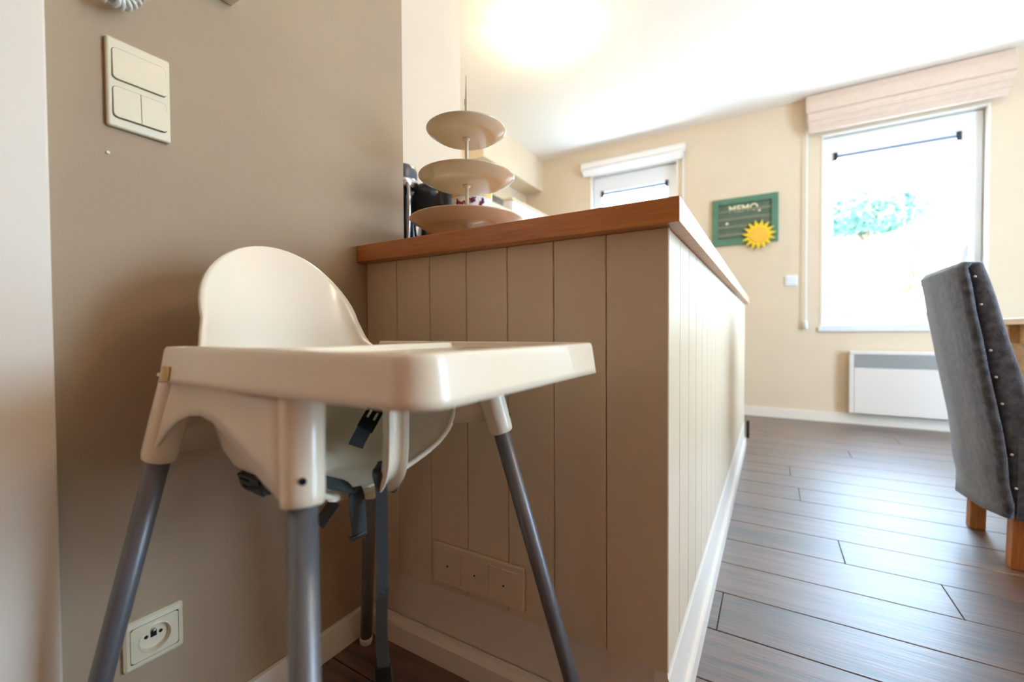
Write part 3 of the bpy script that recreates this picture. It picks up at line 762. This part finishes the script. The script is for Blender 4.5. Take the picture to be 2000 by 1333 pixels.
t = thing('memo_board', 'green framed memo board with a yellow sun on the far wall', 'memo board', (0.643, YF, 1.465))
MX0, MX1, MZ0, MZ1 = 0.394, 0.892, 1.463, 1.863
bx('backing', MX0 + .03, MX1 - .03, YF - .010, YF, MZ0 + .03, MZ1 - .03, 'board_slate', t)
for q in ((MX0, MX0 + .05, MZ0, MZ1), (MX1 - .05, MX1, MZ0, MZ1), (MX0 + .05, MX1 - .05, MZ0, MZ0 + .048), (MX0 + .05, MX1 - .05, MZ1 - .05, MZ1)):
    bx('frame_bar', q[0], q[1], YF - .022, YF, q[2], q[3], 'board_green', t, .003)
for i in range(4):
    z = MZ0 + .075 + i * .068
    bx('slat', MX0 + .05, MX1 - .05, YF - .015, YF - .0101, z, z + .022, 'board_slat', t, .002)
def text_mesh(body, size, loc, mat, parent, name):
    cu = bpy.data.curves.new(name, 'FONT'); cu.body = body; cu.size = size; cu.extrude = 0.002; cu.align_x = 'CENTER'; cu.offset = 0.0016
    tmp = bpy.data.objects.new(name, cu); COL.objects.link(tmp)
    bpy.context.view_layer.update()
    me = bpy.data.meshes.new_from_object(tmp.evaluated_get(bpy.context.evaluated_depsgraph_get()))
    bpy.data.objects.remove(tmp)
    me.transform(Matrix.Translation(Vector(loc) - root_loc(parent)) @ Matrix.Rotation(math.radians(90), 4, 'X'))
    me.materials.clear(); me.materials.append(MATS[mat])
    o = bpy.data.objects.new(name, me); finish(o, parent); LOC[o.name] = root_loc(parent)
    return o
text_mesh('MEMO', 0.078, (0.635, YF - .0125, 1.742), 'letter_cream', t, 'lettering')
text_mesh('s', 0.055, (0.755, YF - .0125, 1.727), 'letter_cream', t, 'lettering')
bm = bmesh.new(); tube(bm, [(0.512, YF - .016, 1.65), (0.512, YF - .0100, 1.65)], .011, 16); obj('pin', bm, 'letter_cream', t)
bm = bmesh.new(); pts = []; nr = 15
for k in range(nr * 2):
    a = math.pi * k / nr + .1; r = 0.128 if k % 2 == 0 else 0.078
    pts.append((0.752 + r * math.cos(a), 1.525 + r * math.sin(a)))
prism(bm, pts, 1, YF - .034, YF - .023); sn = obj('sun_rays', bm, 'sun_yellow', t)
bm = bmesh.new(); prism(bm, [(0.752 + .062 * math.cos(2 * math.pi * k / 32), 1.525 + .062 * math.sin(2 * math.pi * k / 32)) for k in range(32)], 1, YF - .041, YF - .034); obj('sun_face', bm, 'sun_orange', sn)

t = thing('wall_switch', 'small white wall switch between the memo board and the large window', 'light switch', (0.985, YF, 1.13))
bx('frame', 0.94, 1.028, YF - .009, YF, 1.087, 1.172, 'pvc_white', t, .003)
bx('rocker', 0.953, 1.015, YF - .013, YF - .0085, 1.10, 1.16, 'pvc_white', t, .002)

t = thing('convector_heater', 'white electric convector heater on the wall below the large window', 'heater', (1.69, YF, 0.095))
CX0, CX1, CZ0, CZ1 = 1.36, 2.0, 0.094, 0.566
cy = YF - .075
bx('back_box', CX0 + .01, CX1 - .01, YF - .06, YF, CZ0 + .01, CZ1 - .01, 'convector_grey', t)
bm = bmesh.new()
box(bm, CX0, CX1, cy, YF - .02, CZ1 - .028, CZ1, .006); box(bm, CX0, CX0 + .026, cy, YF - .02, CZ0, CZ1 - .0281, .003); box(bm, CX1 - .026, CX1, cy, YF - .02, CZ0, CZ1 - .0281, .003)
obj('casing', bm, 'convector_white', t)
bx('front_panel', CX0 + .0262, CX1 - .0262, cy - .002, YF - .061, CZ0, CZ0 + .345, 'convector_white', t, .004)
for i in range(7):
    z = CZ0 + .352 + i * .0128
    bx('slat', CX0 + .0262, CX1 - .0262, cy + .004, YF - .061, z, z + .0085, 'convector_grey', t)

# ------------------------------------------------------------------ dining chair
DY0, DY1 = 1.868, 2.248
t = thing('dining_chair', 'dining chair in a charcoal denim slipcover with wooden legs by the right edge', 'chair', (1.66, 2.055, 0))
def rear_x(z):
    P = [(.13, 1.452), (.25, 1.440), (.406, 1.424), (.574, 1.395), (.76, 1.366), (.90, 1.343), (.95, 1.336)]
    for (a, xa), (b, xb) in zip(P[:-1], P[1:]):
        if z <= b: return xa + (xb - xa) * (z - a) / (b - a)
    return P[-1][1]
def front_x(z):
    P = [(.13, 1.53), (.45, 1.515), (.574, 1.492), (.67, 1.466), (.76, 1.445), (.85, 1.425), (.93, 1.400)]
    for (a, xa), (b, xb) in zip(P[:-1], P[1:]):
        if z <= b: return xa + (xb - xa) * (z - a) / (b - a)
    return P[-1][1]
def loft_block(y0, y1, fx0, fx1, zs, rnd=.018):
    rs = []
    for z in zs:
        a, b = fx0(z), fx1(z)
        r = rounded([(a, y0, min(rnd, (b - a) * .4)), (b, y0, min(rnd, (b - a) * .4)), (b, y1, min(rnd, (b - a) * .4)), (a, y1, min(rnd, (b - a) * .4))], 5)
        rs.append([(p.x, p.y, z) for p in r])
    return rs
bm = bmesh.new()
rs = loft_block(DY0, DY1, lambda z: rear_x(z) + .024, front_x, [.17, .25, .35, .45, .52, .6, .68, .75, .82, .87, .90, .915])
top = rs[-1]; cx_ = sum(p[0] for p in top) / len(top); cyy = 2.058
rs.append([(cx_ + (p[0] - cx_) * .9, cyy + (p[1] - cyy) * .985, .926) for p in top]); rs.append([(cx_ + (p[0] - cx_) * .6, cyy + (p[1] - cyy) * .95, .931) for p in top])
rings(bm, rs, True, True, True); obj('backrest', bm, 'denim', t, smooth=True)
# separate rear flap of the slipcover with its buttoned edge
bm = bmesh.new()
zs = [.16, .2, .26, .33, .41, .5, .6, .7, .78, .85, .89, .912]
rs = []
for z in zs:
    r = rear_x(z); r += .0015 * math.sin(z * 31) + (.004 * math.sin(z * 40) if z < .35 else 0)
    rs.append([(r + .020, DY0 - .006, z), (r + .006, DY0 - .007, z), (r, DY0 + .004, z), (r - .003, 2.0, z - (.02 if z < .18 else 0)), (r - .002, 2.12, z - (.03 if z < .18 else 0)), (r, DY1 - .004, z - (.04 if z < .18 else 0)), (r + .006, DY1 + .007, z), (r + .020, DY1 + .006, z)])
rs.append([(p[0] + .012, p[1], .930) for p in rs[-1]])
rings(bm, rs, False); obj('rear_flap', bm, 'denim', t, smooth=True, solid=.004)
for z in (.885, .80, .66, .58, .50, .35, .25):
    bm = bmesh.new(); bmesh.ops.create_uvsphere(bm, u_segments=10, v_segments=8, radius=.0038, matrix=Matrix.Translation((rear_x(z) + .034, DY0 - .002, z)))
    obj('button', bm, 'button_pearl', t, smooth=True)
bx('seat', 1.50, 1.93, DY0 - .004, DY1 + .004, .37, .485, 'denim', t, .02, 3)
bm = bmesh.new()
for a, b in ((DY0 - .004, DY0 + .002), (DY1 - .002, DY1 + .004)):
    box(bm, 1.478, 1.925, a, b, .155, .40)
box(bm, 1.92, 1.926, DY0, DY1, .155, .40)
obj('skirt', bm, 'denim', t)
for x_, yy in ((1.475, DY0 + .012), (1.475, DY1 - .052), (1.88, DY0 + .012), (1.88, DY1 - .052)):
    bm = bmesh.new(); rings(bm, [[(x_ + a * .042 + (.004 if z else -.004), yy + b * .042, z) for a, b in ((0, 0), (1, 0), (1, 1), (0, 1))] for z in (0, .37)], True, True, True)
    obj('leg', bm, 'leg_oak', t, bevel=.003)

# ------------------------------------------------------------------ dining table
t = thing('dining_table', 'pale wooden dining table behind the denim chair', 'table', (2.2, 2.1, 0))
bx('table_top', 1.73, 2.68, 1.15, 2.90, .742, .772, 'table_oak', t, .004)
bx('apron', 1.79, 2.62, 1.21, 2.84, .66, .7418, 'table_oak', t)
for x_ in (1.755, 2.585):
    for yy in (1.18, 2.80): bx('leg', x_, x_ + .07, yy, yy + .07, 0, .7419, 'table_oak', t, .004)
